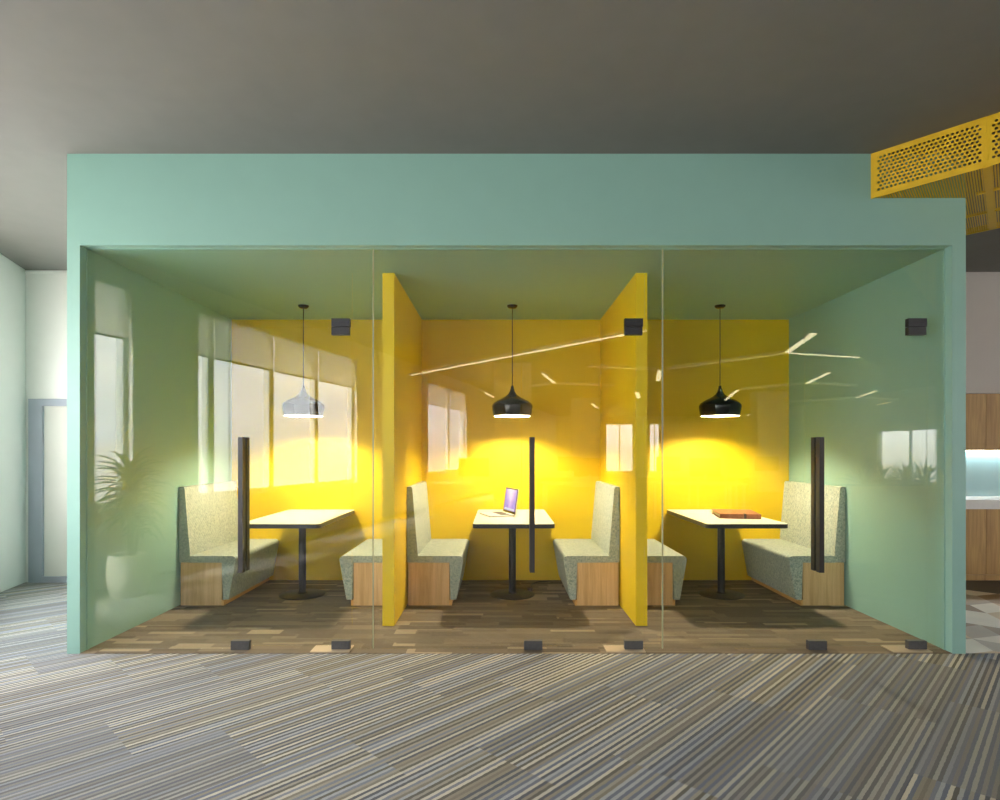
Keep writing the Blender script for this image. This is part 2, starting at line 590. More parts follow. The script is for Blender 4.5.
for i in range(-22, 30):
    for j in range(-22, 30):
        c = Vector((R * 1.5 * i, R * math.sqrt(3) * (j + 0.5 * (i % 2)), 0))
        v = [rot @ (c + R * Vector((math.cos(PI / 3 * k), math.sin(PI / 3 * k), 0))) + Vector((5, 5, 0)) for k in range(6)]
        cc = rot @ c + Vector((5, 5, 0))
        if cc.x < tx0 - R or cc.x > tx1 + R or cc.y < ty0 - R or cc.y > ty1 + R:
            continue
        whole = rnd.random() < 0.35
        order = rnd.sample([0, 1, 2, 3], 4)
        for k in range(3):
            loz = [cc, v[2 * k], v[(2 * k + 1) % 6], v[(2 * k + 2) % 6]]
            mi = order[0] if whole else order[k]
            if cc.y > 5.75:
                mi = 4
            p = clip([(q.x, q.y) for q in loz], tx0, tx1, ty0, ty1)
            if p:
                mb.face([(q[0], q[1], 0.003) for q in p], mi)
struct(mb.build('floor_hexagon_tiles', [M['tile_white'], M['tile_sand'], M['tile_brown'], M['tile_grey'], M['toe']]))

# ceiling: flat over the office, falling gently behind the booth front
mb = MB()
for y0, y1 in ((RY0, FRONT), (FRONT, RY1)):
    xa, xb = facade(y0) - 0.2, facade(y1) - 0.2
    mb.hexa([(xa, y0, ceil_z(y0)), (RX, y0, ceil_z(y0)), (RX, y1, ceil_z(y1)), (xb, y1, ceil_z(y1)),
             (xa, y0, HC + 0.2), (RX, y0, HC + 0.2), (RX, y1, HC + 0.2), (xb, y1, HC + 0.2)])
struct(mb.build('ceiling', M['ceiling']))

# left facade with window openings
SILL, HEAD = 0.78, 3.06
GROUPS = [(5.5, 1.9, [4.3, 3.1]), (1.0, -2.85, [0.71, -0.47, -1.63]), (-6.36, -9.4, [-8.06])]  # first group lengthened out of view, added to bring daylight to the corridor
mb = MB()
edges = [6.35] + [v for g in GROUPS for v in (g[0], g[1])] + [RY0]
for a, b in zip(edges[::2], edges[1::2]):
    fbox(mb, a, b, 0, HC + 0.1, 0, 0.2)
for a, b, _ in GROUPS:
    fbox(mb, a, b, 0, SILL, 0, 0.2)
    fbox(mb, a, b, HEAD, HC + 0.1, 0, 0.2)
struct(mb.build('wall_left', M['white_wall']))
win_no = 0
blinds = []
for a, b, mul in GROUPS:
    win_no += 1
    fr = MB()
    fbox(fr, a, b, SILL, SILL + 0.05, 0.08, 0.15)
    fbox(fr, a, b, HEAD - 0.05, HEAD, 0.08, 0.15)
    posts = [a] + mul + [b]
    for p in posts:
        w = 0.05
        q0, q1 = min(p + w, a), max(p - w, b)
        fbox(fr, q0, q1, SILL, HEAD, 0.07, 0.16)
    w = struct(fr.build('window_%d' % win_no, M['frame_w']))
    gl = MB()
    fbox(gl, a, b, SILL, HEAD, 0.11, 0.118)
    g = gl.build('pane', M['window_glass'], w)
    sl = MB()
    fbox(sl, a, b, SILL - 0.03, SILL, -0.05, 0.1)
    sl.build('window_sill', M['frame_w'], w)
    for p, q in zip(posts, posts[1:]):
        if b > -10:
            blinds.append((p, q))
    ar = bpy.data.lights.new('window_portal', 'AREA')
    ar.shape = 'RECTANGLE'
    ar.size = abs(a - b) * 1.03
    ar.size_y = HEAD - SILL
    ar.cycles.is_portal = True
    lo = bpy.data.objects.new('window_daylight', ar)
    COL.objects.link(lo)
    lo.location = fpt((a + b) / 2, 0.19, (SILL + HEAD) / 2)
    lo.rotation_euler = (-FN).to_track_quat('-Z', 'Z').to_euler()
for k, (p, q) in enumerate(blinds):
    r = thing('roller_blind', 'pale roller blind lowered a quarter in the window wall facing the booths', 'blind', fpt((p + q) / 2, 0.03, HEAD), 0, 'pale roller blinds on the window wall')
    inv = r.location
    cl = MB()
    L0 = Vector((facade(p), p, 0)) - Vector((facade(q), q, 0))
    half = L0 / 2 * 0.975
    cl.obox(-half + Vector((0, 0, -0.56)), half * 2, FN * 0.002, (0, 0, 0.54))
    cl.build('blind_cloth', M['blind'], r)
    bt = MB()
    bt.obox(-half + Vector((0, 0, -0.58)) - FN * 0.006, half * 2, FN * 0.012, (0, 0, 0.025))
    bt.build('bottom_bar', M['frame_w'], r)
    hd = MB()
    hd.obox(-half + Vector((0, 0, -0.06)) - FN * 0.02, half * 2, FN * 0.05, (0, 0, 0.06))
    hd.build('roller_case', M['frame_w'], r)

# far wall with tall windows, right wall
FW = [(4.1, 5.1), (6.0, 7.6), (8.5, 9.1)]
mb = MB()
xs = [facade(RY0) - 0.3] + [v for g in FW for v in g] + [RX + 0.2]
for a, b in zip(xs[::2], xs[1::2]):
    mb.box(a, b, RY0 - 0.2, RY0, 0, HC)
for a, b in FW:
    mb.box(a, b, RY0 - 0.2, RY0, 2.9, HC)
    mb.box(a, b, RY0 - 0.2, RY0, 0, 0.15)
struct(mb.build('wall_far', M['white_wall']))
for a, b in FW:
    win_no += 1
    fr = MB()
    for p in (a, (a + b) / 2 - 0.02, b - 0.05):
        fr.box(p, p + 0.05, RY0 - 0.14, RY0 - 0.06, 0.15, 2.9)
    fr.box(a, b, RY0 - 0.14, RY0 - 0.06, 0.15, 0.2)
    fr.box(a, b, RY0 - 0.14, RY0 - 0.06, 2.85, 2.9)
    w = struct(fr.build('window_%d' % win_no, M['frame_w']))
    g = MB()
    g.box(a, b, RY0 - 0.104, RY0 - 0.096, 0.15, 2.9)
    g.build('pane', M['window_glass'], w)
# right side of the office: long unseen window above a parapet, kept for daylight
mb = MB()
mb.box(RX, RX + 0.2, RY0, -12.6, 0, HC)
mb.box(RX, RX + 0.2, -9.5, -8, 0, HC)
mb.box(RX, RX + 0.2, -12.6, -9.5, 0, 0.4)
mb.box(RX, RX + 0.2, -12.6, -9.5, 2.0, HC)
mb.box(RX, RX + 0.2, 0.2, RY1, 0, HC)
mb.box(RX, RX + 0.2, -8, 0.2, 0, 0.8)
mb.box(RX, RX + 0.2, -8, 0.2, 2.9, HC)
struct(mb.build('wall_right', M['white_wall']))
win_no += 1
fr = MB()
for p in (-8, -6.4, -4.8, -3.2, -1.6, 0.15):
    fr.box(RX + 0.06, RX + 0.14, p, p + 0.05, 0.8, 2.9)
fr.box(RX + 0.06, RX + 0.14, -8, 0.2, 0.8, 0.85)
fr.box(RX + 0.06, RX + 0.14, -8, 0.2, 2.85, 2.9)
for p in (-12.6, -11.05, -9.55):
    fr.box(RX + 0.06, RX + 0.14, p, p + 0.05, 0.4, 2.0)
w = struct(fr.build('window_%d' % win_no, M['frame_w']))
g = MB()
g.box(RX + 0.096, RX + 0.104, -12.6, -9.5, 0.4, 2.0)
g.box(RX + 0.096, RX + 0.104, -8, 0.2, 0.8, 2.9)
g.build('pane', M['window_glass'], w)
ar = bpy.data.lights.new('window_portal', 'AREA')
ar.shape = 'RECTANGLE'; ar.size = 8.2; ar.size_y = 2.1
ar.cycles.is_portal = True
lo = bpy.data.objects.new('window_daylight', ar)
COL.objects.link(lo)
lo.location = (RX + 0.19, -3.9, 1.85)
lo.rotation_euler = Vector((-1, 0, 0)).to_track_quat('-Z', 'Z').to_euler()

# corridor end wall to the left of the booth, with its framed door
LB = 6.15
mb = MB()
dx0, dx1, dz = -4.68, -3.80, 1.806
mb.box(-5.3, dx0 - 0.14, LB, LB + 0.2, 0, HC)
mb.box(dx1 + 0.14, OL, LB, LB + 0.2, 0, HC)
mb.box(dx0 - 0.14, dx1 + 0.14, LB, LB + 0.2, dz + 0.072, HC)
struct(mb.build('wall_corridor_end', M['white_wall']))
mb = MB()
mb.box(dx0 - 0.14, dx0, LB - 0.02, LB + 0.1, 0, dz + 0.072)
mb.box(dx1, dx1 + 0.14, LB - 0.02, LB + 0.1, 0, dz + 0.072)
mb.box(dx0, dx1, LB - 0.02, LB + 0.1, dz, dz + 0.072)
mb.box(dx0, dx1, LB - 0.02, LB + 0.1, 0, 0.06)
mb.bevel(0.004, 1)
d = struct(mb.build('door_4', M['door_frame']))
mb = MB()
mb.box(dx0, dx1, LB + 0.01, LB + 0.05, 0.06, dz)
mb.build('door_panel', M['door_panel'], d)
# pale shadow-line trim under the ceiling
mb = MB()
mb.box(-5.05, OL, LB - 0.012, LB, ceil_z(LB) - 0.03, ceil_z(LB) - 0.012)
struct(mb.build('trim_1', M['white_wall']))

# ------------------------------------------------------------------ booth shell
mb = MB()
mb.box(OL, OR, FRONT, FRONT + 0.085, HB, HC)
struct(mb.build('wall_front', M['green']))
mb = MB()
SIDE = [(FRONT, 0), (BACK + 0.1, 0), (BACK + 0.1, ceil_z(BACK + 0.1)), (FRONT + 0.085, ceil_z(FRONT + 0.085)), (FRONT + 0.085, HB), (FRONT, HB)]
mb.prism(SIDE, 'X', OL, XL)
struct(mb.build('wall_booth_left', M['green']))
mb = MB()
mb.prism(SIDE, 'X', XR, OR)
struct(mb.build('wall_booth_right', M['green']))
mb = MB()
mb.box(XL, XR, BACK, BACK + 0.1, 0, HB)
struct(mb.build('wall_booth_back', M['yellow']))
mb = MB()
mb.box(XL, XR, FRONT + 0.085, BACK + 0.1, HB, HB + 0.1)
struct(mb.build('ceiling_booth', M['green']))
mb = MB()
mb.box(XL, XR, BACK + 0.0, BACK + 0.1, HB + 0.1, ceil_z(BACK + 0.1))
struct(mb.build('wall_booth_rear_upstand', M['green']))
for nm, (a, b) in (('wall_partition_left', PA), ('wall_partition_right', PB)):
    mb = MB()
    mb.box(a, b, PARTY, BACK, 0.004, HB)
    mb.bevel(0.003, 1)
    struct(mb.build(nm, M['yellow']))

# ------------------------------------------------------------------ glazing
DZ = 2.18                                     # door head
GT = 0.010
BAYS = [(XL, -0.857, -1.83, -1.0), (-0.857, 1.098, 0.145, 0.975), (1.098, XR, 2.06, 2.885)]
g0, g1 = GLASS - GT / 2, GLASS + GT / 2
side_word = ['left', 'middle', 'right']
for i, (a, b, d0, d1) in enumerate(BAYS):
    win_no += 1
    mb = MB()
    e = 0.003
    mb.box(a + e, d0 - e, g0, g1, 0.012, HB - 0.005)
    mb.box(d1 + e, b - e, g0, g1, 0.012, HB - 0.005)
    mb.box(d0, d1, g0, g1, DZ + e, HB - 0.005)
    w = struct(mb.build('window_%d' % win_no, M['glass']))
    w['label'] = 'fixed clear glass and transom of the %s booth' % side_word[i]
    # upper half of the hinge patch, fixed to the transom
    mb = MB()
    mb.box(d1 - 0.135, d1 - 0.012, GLASS - 0.018, GLASS + 0.018, DZ + 0.003, DZ + 0.058)
    mb.bevel(0.003, 1)
    mb.build('hinge_patch', M['patch'], w)
    mb = MB()
    mb.box(d0 + e / 2, d1 - e / 2, g0, g1, 0.03, DZ - e)
    d = struct(mb.build('door_%d' % (i + 1), M['glass']))
    d['label'] = 'clear glass door of the %s booth' % side_word[i]
    mb = MB()
    mb.box(d1 - 0.135, d1 - 0.016, GLASS - 0.018, GLASS + 0.018, DZ - 0.052, DZ - 0.001)
    mb.bevel(0.003, 1)
    mb.build('hinge_patch', M['patch'], d)
    mb = MB()
    mb.box(d1 - 0.135, d1 - 0.012, GLASS - 0.018, GLASS + 0.018, 0.006, 0.066)
    mb.bevel(0.003, 1)
    mb.build('pivot_patch', M['foot_patch'], d)
    mb = MB()
    mb.box(d0 + 0.018, d0 + 0.14, GLASS - 0.018, GLASS + 0.018, 0.006, 0.066)
    mb.bevel(0.003, 1)
    mb.build('lock_patch', M['foot_patch'], d)
    for s in (-1, 1):
        mb = MB()
        hx = d0 + (0.083, 0.055, 0.07)[i]
        yc = GLASS + s * 0.034
        mb.box(hx, hx + 0.032, yc - 0.022, yc + 0.022, 0.533, 1.438)
        mb.bevel(0.002, 1)
        y0, y1 = sorted((GLASS + s * 0.006, yc - s * 0.015))
        for z in (0.66, 1.31):
            mb.box(hx + 0.009, hx + 0.023, y0, y1, z - 0.007, z + 0.007)
        mb.build('handle', M['handle'], d)
    fp = MB()
    fp.box(d1 - 0.265, d1 - 0.005, FRONT + 0.012, GLASS + 0.075, 0.004, 0.010)
    fp.bevel(0.002, 1)
    tag(fp.build('floor_plate', M['plate']), 'sand coloured pivot cover plate on the carpet under the %s glass door' % side_word[i], 'floor plate')
for k, x in enumerate((-0.857, 1.098)):
    mb = MB()
    mb.box(x - 0.0035, x + 0.0035, g0 - 0.002, g1 + 0.002, 0.012, HB - 0.005)
    struct(mb.build('trim_%d' % (k + 2), M['joint']))
mb = MB()
mb.box(XL, XR, GLASS - 0.010, GLASS + 0.010, HB - 0.005, HB)
struct(mb.build('trim_4', M['green']))
mb = MB()
mb.box(XL, XL + 0.006, GLASS - 0.012, GLASS + 0.012, 0.004, HB - 0.014)
mb.box(XR - 0.006, XR, GLASS - 0.012, GLASS + 0.012, 0.004, HB - 0.014)
struct(mb.build('trim_5', M['green']))

# ------------------------------------------------------------------ booth benches
BY0, BY1 = 5.206, 6.226


def arc(cx, cz, r, a0, a1, n=5):
    return [(cx + r * math.cos(math.radians(a0 + (a1 - a0) * k / n)), cz + r * math.sin(math.radians(a0 + (a1 - a0) * k / n))) for k in range(n + 1)]


L = BY1 - BY0


def make_bench(label):
    t = thing('booth_bench', label, 'bench', (0, 0, 0), 0, 'upholstered booth benches')
    mb = MB()                                     # back: leaning front face, thin at the top
    mb.prism([(0.004, 0.375), (0.098, 0.375), (0.096, 0.46)] + [(0.050, 1.012), (0.044, 1.026), (0.034, 1.03)] + [(0.004, 1.03)], 'Y', 0, L)
    mb.bevel(0.006, 2, 50)
    mb.build('backrest', M['fabric'], t, smooth=True)
    mb = MB()                                     # seat wrapping down over the front
    prof = [(0.094, 0.372), (0.372, 0.372), (0.382, 0.05), (0.432, 0.052)]
    prof += arc(0.458, 0.396, 0.034, 12 - 22, 90, 6)
    prof += [(0.094, 0.43)]
    mb.prism(prof, 'Y', 0, L)
    mb.bevel(0.008, 2, 50)
    mb.build('seat', M['fabric'], t, smooth=True)
    mb = MB()
    mb.prism([(0.014, 0.0), (0.37, 0.0), (0.37, 0.371), (0.014, 0.371)], 'Y', 0.004, L)
    b = mb.build('base', M['oak'], t)
    mb = MB()
    mb.box(0.3705, 0.392, 0.002, L, 0.0, 0.047)
    mb.build('plinth', M['oak_edge'], b)
    return t


bench_labels = [
    ('grey fabric bench backed against the green wall on the left', XL, 1),
    ('grey fabric bench behind the left yellow partition, facing the green left wall', PA[0], -1),
    ('grey fabric bench to the left of the laptop table', PA[1], 1),
    ('grey fabric bench to the right of the laptop table', PB[0], -1),
    ('grey fabric bench behind the right yellow partition, facing the green right wall', PB[1], 1),
    ('grey fabric bench backed against the green wall on the right', XR, -1),
]
proto = make_bench(bench_labels[0][0])
for k, (lab, x, s) in enumerate(bench_labels):
    o = proto if k == 0 else copy_tree(proto)
    o['label'] = lab
    if s == 1:
        o.location = (x, BY0, 0.004)
    else:
        o.location = (x, BY0 + L, 0.004)
        o.rotation_euler = (0, 0, PI)

# mirrored benches show the same front end: the profile is symmetric along its length

# ------------------------------------------------------------------ tables
CX = [(XL + PA[0]) / 2, (PA[1] + PB[0]) / 2, (PB[1] + XR) / 2]
TY0, TY1 = 4.985, 6.226
TW = 0.344


def make_table(label):
    t = thing('booth_table', label, 'table', (0, 0, 0), 0, 'pedestal tables in the booths')
    mb = MB()
    mb.prism(rounded_rect(-TW, TW, TY0 - 5.6, TY1 - 5.6, 0.045), 'Z', 0.697, 0.731)
    mb.bevel(0.002, 1)
    e = mb.build('edge_band', M['edge'], t)
    mb = MB()
    mb.prism(rounded_rect(-TW + 0.003, TW - 0.003, TY0 - 5.597, TY1 - 5.603, 0.043), 'Z', 0.7312, 0.735)
    mb.build('tabletop', M['laminate'], t)
    mb = MB()
    mb.lathe([(0, 0.015), (0.033, 0.015), (0.033, 0.689), (0.12, 0.691), (0.12, 0.6969), (0, 0.6969)], n=32)
    mb.build('column', M['black_metal'], t, smooth=True)
    mb = MB()
    mb.lathe([(0, 0), (0.205, 0), (0.208, 0.006), (0.2, 0.012), (0.045, 0.018), (0.034, 0.03), (0, 0.03)], n=48)
    mb.build('base_plate', M['black_metal'], t, smooth=True)
    return t


tl = ['cream topped pedestal table with nothing on it, in the left booth',
      'cream topped pedestal table carrying the open laptop',
      'cream topped pedestal table carrying the tan leather folder']
proto = make_table(tl[0])
for k in range(3):
    o = proto if k == 0 else copy_tree(proto)
    o['label'] = tl[k]
    o.location = (CX[k], 5.6, 0.004)

# ------------------------------------------------------------------ pendants
PZ = 1.672


def make_pendant(label):
    t = thing('pendant_lamp', label, 'lamp', (0, 0, 0), 0, 'black pendant lamps over the tables')
    RS = 0.925
    outer = [(0.186, 0.0), (0.192, 0.006), (0.2, 0.045), (0.207, 0.085), (0.205, 0.102), (0.19, 0.122), (0.155, 0.145), (0.11, 0.165),
             (0.07, 0.185), (0.042, 0.207), (0.026, 0.232), (0.017, 0.26), (0.012, 0.285), (0.0, 0.288)]
    mb = MB()
    mb.lathe([(a * RS, z) for a, z in outer], n=48)
    mb.build('lamp_shade', M['black_gloss'], t, smooth=True)
    inner = [(0.186, 0.0005), (0.188, 0.006), (0.195, 0.045), (0.202, 0.085), (0.199, 0.1), (0.185, 0.117), (0.15, 0.139), (0.1, 0.158), (0.05, 0.172), (0, 0.176)]
    mb = MB()
    mb.lathe([(a * RS, z) for a, z in inner], n=48)
    mb.build('shade_lining', M['shade_in'], t, smooth=True)
    mb = MB()
    mb.lathe([(0, 0.07), (0.02, 0.073), (0.034, 0.085), (0.038, 0.1), (0.034, 0.115), (0.02, 0.128), (0.016, 0.17), (0, 0.17)], n=20)
    mb.build('bulb', M['bulb'], t, smooth=True)
    mb = MB()
    mb.tube([(0, 0, 0.28), (0, 0, HB - PZ - 0.02)], 0.004, 8)
    mb.build('cord', M['black_metal'], t)
    mb = MB()
    mb.lathe([(0, HB - PZ - 0.026), (0.035, HB - PZ - 0.024), (0.048, HB - PZ - 0.012), (0.05, HB - PZ - 0.0005), (0, HB - PZ - 0.0005)], n=32)
    mb.build('ceiling_rose', M['black_gloss'], t, smooth=True)
    return t


pl = ['glossy black pendant lamp hanging over the empty table on the left',
      'glossy black pendant lamp hanging over the laptop table',
      'glossy black pendant lamp hanging over the tan folder table']
proto = make_pendant(pl[0])
for k in range(3):
    o = proto if k == 0 else copy_tree(proto)
    o['label'] = pl[k]
    o.location = (CX[k] - (0.0, 0.0, 0.0)[k], 5.63, PZ)

# ------------------------------------------------------------------ laptop
TT = 0.7392                                        # table surface above the floor
t = thing('laptop', 'open silver laptop with a mauve screen on the middle table', 'laptop', (0.0, 0.0, TT))
hA, hB = Vector((0.030, 5.87, 0)), Vector((0.138, 5.54, 0))
hd = (hB - hA).normalized()
fd = Vector((-hd.y, hd.x, 0))                       # would point right
fd = -fd if fd.x > 0 else fd                        # keyboard side: to the left
W, D = (hB - hA).length, 0.245
ang = math.atan2(hd.y, hd.x)
t.location = (hA.x, hA.y, TT + 0.001)
t.rotation_euler = (0, 0, ang)
sgn = 1 if Vector((-math.sin(ang), math.cos(ang), 0)).dot(fd) > 0 else -1
mb = MB()
yA, yB = sorted((0, sgn * D))
mb.prism(rounded_rect(0, W, yA, yB, 0.012), 'Z', 0, 0.014)
mb.bevel(0.002, 1)
mb.build('laptop_base', M['alu'], t)
mb = MB()
y0, y1 = sorted((sgn * 0.03, sgn * 0.125))
for r in range(5):
    for c in range(13):
        kw = (W - 0.06) / 13
        kh = (y1 - y0) / 5
        mb.box(0.03 + c * kw + 0.0015, 0.03 + (c + 1) * kw - 0.0015, y0 + r * kh + 0.0015, y0 + (r + 1) * kh - 0.0015, 0.0141, 0.0155)
mb.build('keyboard', M['keys'], t)
mb = MB()
y0, y1 = sorted((sgn * 0.14, sgn * 0.225))
mb.box(W / 2 - 0.055, W / 2 + 0.055, y0, y1, 0.0141, 0.0146)
mb.build('trackpad', M['alu'], t)
tilt = math.radians(8)
upv = Vector((0, -sgn * math.sin(tilt), math.cos(tilt)))
nv = Vector((0, sgn * math.cos(tilt), math.sin(tilt)))
H = 0.238
mb = MB()
mb.obox(Vector((0, 0, 0.016)), (W, 0, 0), upv * H, -nv * 0.007)
mb.bevel(0.002, 1)
lid = mb.build('laptop_lid', M['alu'], t)
mb = MB()
mb.obox(Vector((0.002, 0, 0.016)) + upv * 0.002 + nv * 0.0003, (W - 0.004, 0, 0), upv * (H - 0.004), nv * 0.0008)
mb.build('screen_bezel', M['bezel'], lid)
# screen as its own mesh with upright axes so that its picture follows it
mb = MB()
o0 = Vector((0.012, 0, 0.016)) + upv * 0.022 + nv * 0.0016
mb.face([o0, o0 + Vector((W - 0.024, 0, 0)), o0 + Vector((W - 0.024, 0, 0)) + upv * (H - 0.034), o0 + upv * (H - 0.034)])
scr = mb.build('screen', M['screen'], lid)
mb = MB()
o1 = o0 + nv * 0.0005 + upv * 0.004
ww = W - 0.024
mb.face([o1 + Vector((ww * 0.08, 0, 0)), o1 + Vector((ww * 0.92, 0, 0)), o1 + Vector((ww * 0.92, 0, 0)) + upv * 0.02, o1 + Vector((ww * 0.08, 0, 0)) + upv * 0.02])
mb.build('screen_dock', emit('dock_glow', (0.9, 0.88, 0.95, 1), 0.42), lid)

# ------------------------------------------------------------------ folder
t = thing('leather_folder', 'tan leather folder with a dark strap lying on the right table', 'folder', (2.19, 5.58, TT + 0.0006), math.radians(-11))
fw, fl, fh = 0.355, 0.46, 0.042
mb = MB()
mb.prism(rounded_rect(-fw / 2, fw / 2, -fl / 2, fl / 2, 0.012, 3), 'Z', 0.0, 0.006)
mb.prism(rounded_rect(-fw / 2, fw / 2, -fl / 2, fl / 2, 0.012, 3), 'Z', fh - 0.006, fh)
mb.box(-fw / 2 + 0.004, fw / 2 - 0.004, -fl / 2, -fl / 2 + 0.006, 0.0055, fh - 0.0055)
mb.bevel(0.0015, 1)
mb.build('cover', M['leather'], t)
mb = MB()
mb.box(-fw / 2 + 0.012, fw / 2 - 0.012, -fl / 2 + 0.008, fl / 2 - 0.012, 0.0065, fh - 0.0065)
mb.build('pages', M['paper'], t)
mb = MB()
mb.box(0.03, 0.05, -fl / 2 - 0.003, -fl / 2 + 0.06, fh, fh + 0.002)
mb.box(0.03, 0.05, -fl / 2 - 0.003, -fl / 2 - 0.0005, 0.002, fh + 0.002)
mb.build('strap', M['strap'], t)
mb = MB()
mb.box(-0.02, -0.017, -fl / 2 + 0.02, fl / 2 - 0.01, fh + 0.0001, fh + 0.0006)
mb.build('seam', M['strap'], t)

# ------------------------------------------------------------------ cable on the floor
t = thing('power_cable', 'thin dark power cable curling over the carpet behind the laptop table', 'cable', (0.29, 5.8, 0.004))
pts = [(0.29, 5.80), (0.30, 5.90), (0.33, 6.03), (0.39, 6.12), (0.46, 6.14), (0.52, 6.18)]
sm = []
for i in range(len(pts) - 1):
    p0, p1, p2, p3 = pts[max(i - 1, 0)], pts[i], pts[i + 1], pts[min(i + 2, len(pts) - 1)]
    for k in range(6):
        u = k / 6
        sm.append(tuple(0.5 * (2 * p1[a] + (p2[a] - p0[a]) * u + (2 * p0[a] - 5 * p1[a] + 4 * p2[a] - p3[a]) * u * u + (3 * p1[a] - p0[a] - 3 * p2[a] + p3[a]) * u ** 3) for a in (0, 1)))
mb = MB()
mb.tube([(x - 0.29, y - 5.8, 0.0065) for x, y in sm], 0.006, 8)
mb.build('lead', M['black_metal'], t)
mb = MB()
mb.box(-0.028, 0.022, -0.07, 0.0, 0.0005, 0.03)
mb.bevel(0.004, 2)
mb.build('plug', M['strap'], t)

# ------------------------------------------------------------------ yellow perforated raceway under the ceiling
P0 = Vector((2.46, 3.98, 0))
U = Vector((0.67, -0.742, 0)).normalized()
N = Vector((0.65, 0.76, 0)).normalized()
ZB, ZT = 3.017, HC - 0.002
WID, LEN = 1.307, 5.2
PITCH_T = 0.604
PANEL = 0.66
race = thing('ceiling_raceway', 'long yellow perforated metal box slung under the dark ceiling beside the green fascia', 'ceiling panel', tuple(P0 + Vector((0, 0, ZB))))


def rp(t_, s, z):
    v = U * t_ + N * s
    return Vector((v.x, v.y, z - ZB))


def clips(t_):
    """ranges of s that stay clear of the booth"""
    eps = 0.006
    if t_ >= 0.49:
        return [(0, WID)]
    r = []
    if t_ > 0.02:
        r.append((0, 0.976 * t_ - eps))
    lo = (0.63 - 0.67 * t_) / 0.65 + eps
    if lo < WID - 0.03:
        r.append((lo, WID))
    return r


# front face: perforated plates with real holes between solid margins
def perforated(t0, t1, name):
    mb = MB()
    zb, zt = ZB + 0.036, ZT - 0.03
    ma, m1 = (0.034 if t0 == 0 else 0.02), 0.02
    cell = 0.0235
    nc = max(1, int(round((t1 - t0 - ma - m1) / cell)))
    nr = max(1, int(round((zt - zb) / cell)))
    cw, chh = (t1 - t0 - ma - m1) / nc, (zt - zb) / nr
    q = lambda a, z: rp(a, 0.0, z)
    mb.face([q(t0, ZB), q(t1, ZB), q(t1, zb), q(t0, zb)])
    mb.face([q(t0, zt), q(t1, zt), q(t1, ZT), q(t0, ZT)])
    mb.face([q(t0, zb), q(t0 + ma, zb), q(t0 + ma, zt), q(t0, zt)])
    mb.face([q(t1 - m1, zb), q(t1, zb), q(t1, zt), q(t1 - m1, zt)])
    for r in range(nr):
        off = 0.5 if r % 2 else 0.0
        z0 = zb + r * chh
        if off:
            mb.face([q(t0 + ma, z0), q(t0 + ma + cw / 2, z0), q(t0 + ma + cw / 2, z0 + chh), q(t0 + ma, z0 + chh)])
            mb.face([q(t1 - m1 - cw / 2, z0), q(t1 - m1, z0), q(t1 - m1, z0 + chh), q(t1 - m1 - cw / 2, z0 + chh)])
        for c in range(nc - (1 if off else 0)):
            a0 = t0 + ma + (c + off) * cw
            ca, cz = a0 + cw / 2, z0 + chh / 2
            ring, hole = [], []
            for k in range(8):
                an = PI / 4 * k + PI / 8 * 0
                dx, dz = math.cos(an), math.sin(an)
                mxx = max(abs(dx), abs(dz))
                ring.append(mb._v(q(ca + dx / mxx * cw / 2, cz + dz / mxx * chh / 2)))
                hole.append(mb._v(q(ca + dx * cw * 0.36, cz + dz * chh * 0.36)))
            for k in range(8):
                l = (k + 1) % 8
                mb.bm.faces.new([ring[k], ring[l], hole[l], hole[k]])
    bmesh.ops.remove_doubles(mb.bm, verts=mb.bm.verts[:], dist=0.0004)
    o = mb.build(name, M['mesh_yellow'], race)
    sd = o.modifiers.new('thick', 'SOLIDIFY')
    sd.thickness = 0.003
    return o


ts = [0.0, PITCH_T]
while ts[-1] < LEN - 0.3:
    ts.append(ts[-1] + PANEL)
for a, b in zip(ts, ts[1:]):
    perforated(a, b, 'perforated_panel')
LEN = ts[-1]
# slatted soffit: thin cross slats between bearers
SROW = [0.0, 0.453, 0.88, WID]
for a, b in zip([-0.32] + ts[:1] + ts[1:], ts[:1] + ts[1:] + [LEN]):
    if b - a < 0.05:
        continue
    mb = MB()
    n = int((b - a - 0.03) / 0.0135)
    cnt = 0
    for k in range(n):
        t_ = a + 0.02 + k * 0.0135
        for s0, s1 in clips(t_):
            if s1 - s0 < 0.02:
                continue
            mb.hexa([rp(t_, s0, ZB + 0.003), rp(t_ + 0.0085, s0, ZB + 0.003), rp(t_ + 0.0085, s1, ZB + 0.003), rp(t_, s1, ZB + 0.003),
                     rp(t_, s0, ZB + 0.006), rp(t_ + 0.0085, s0, ZB + 0.006), rp(t_ + 0.0085, s1, ZB + 0.006), rp(t_, s1, ZB + 0.006)])
            cnt += 1
    if cnt:
        mb.build('slatted_soffit', M['mesh_yellow'], race)
    else:
        mb.bm.free()
# bearers along and across
mb = MB()


def bar(t0, t1, s0, s1, z0=ZB - 0.003, z1=ZB + 0.016):
    mb.hexa([rp(t0, s0, z0), rp(t1, s0, z0), rp(t1, s1, z0), rp(t0, s1, z0), rp(t0, s0, z1), rp(t1, s0, z1), rp(t1, s1, z1), rp(t0, s1, z1)])


for s in SROW[1:]:
    w = 0.012 if s < WID else 0.02
    t_start = (0.63 - 0.65 * (s - 0.02)) / 0.67 + 0.02
    bar(t_start, LEN, s - w, s)
for t_ in ts[1:]:
    for s0, s1 in clips(t_):
        bar(t_ - 0.02, t_ + 0.02, s0, s1)
mb.build('bearer', M['mesh_yellow'], race)
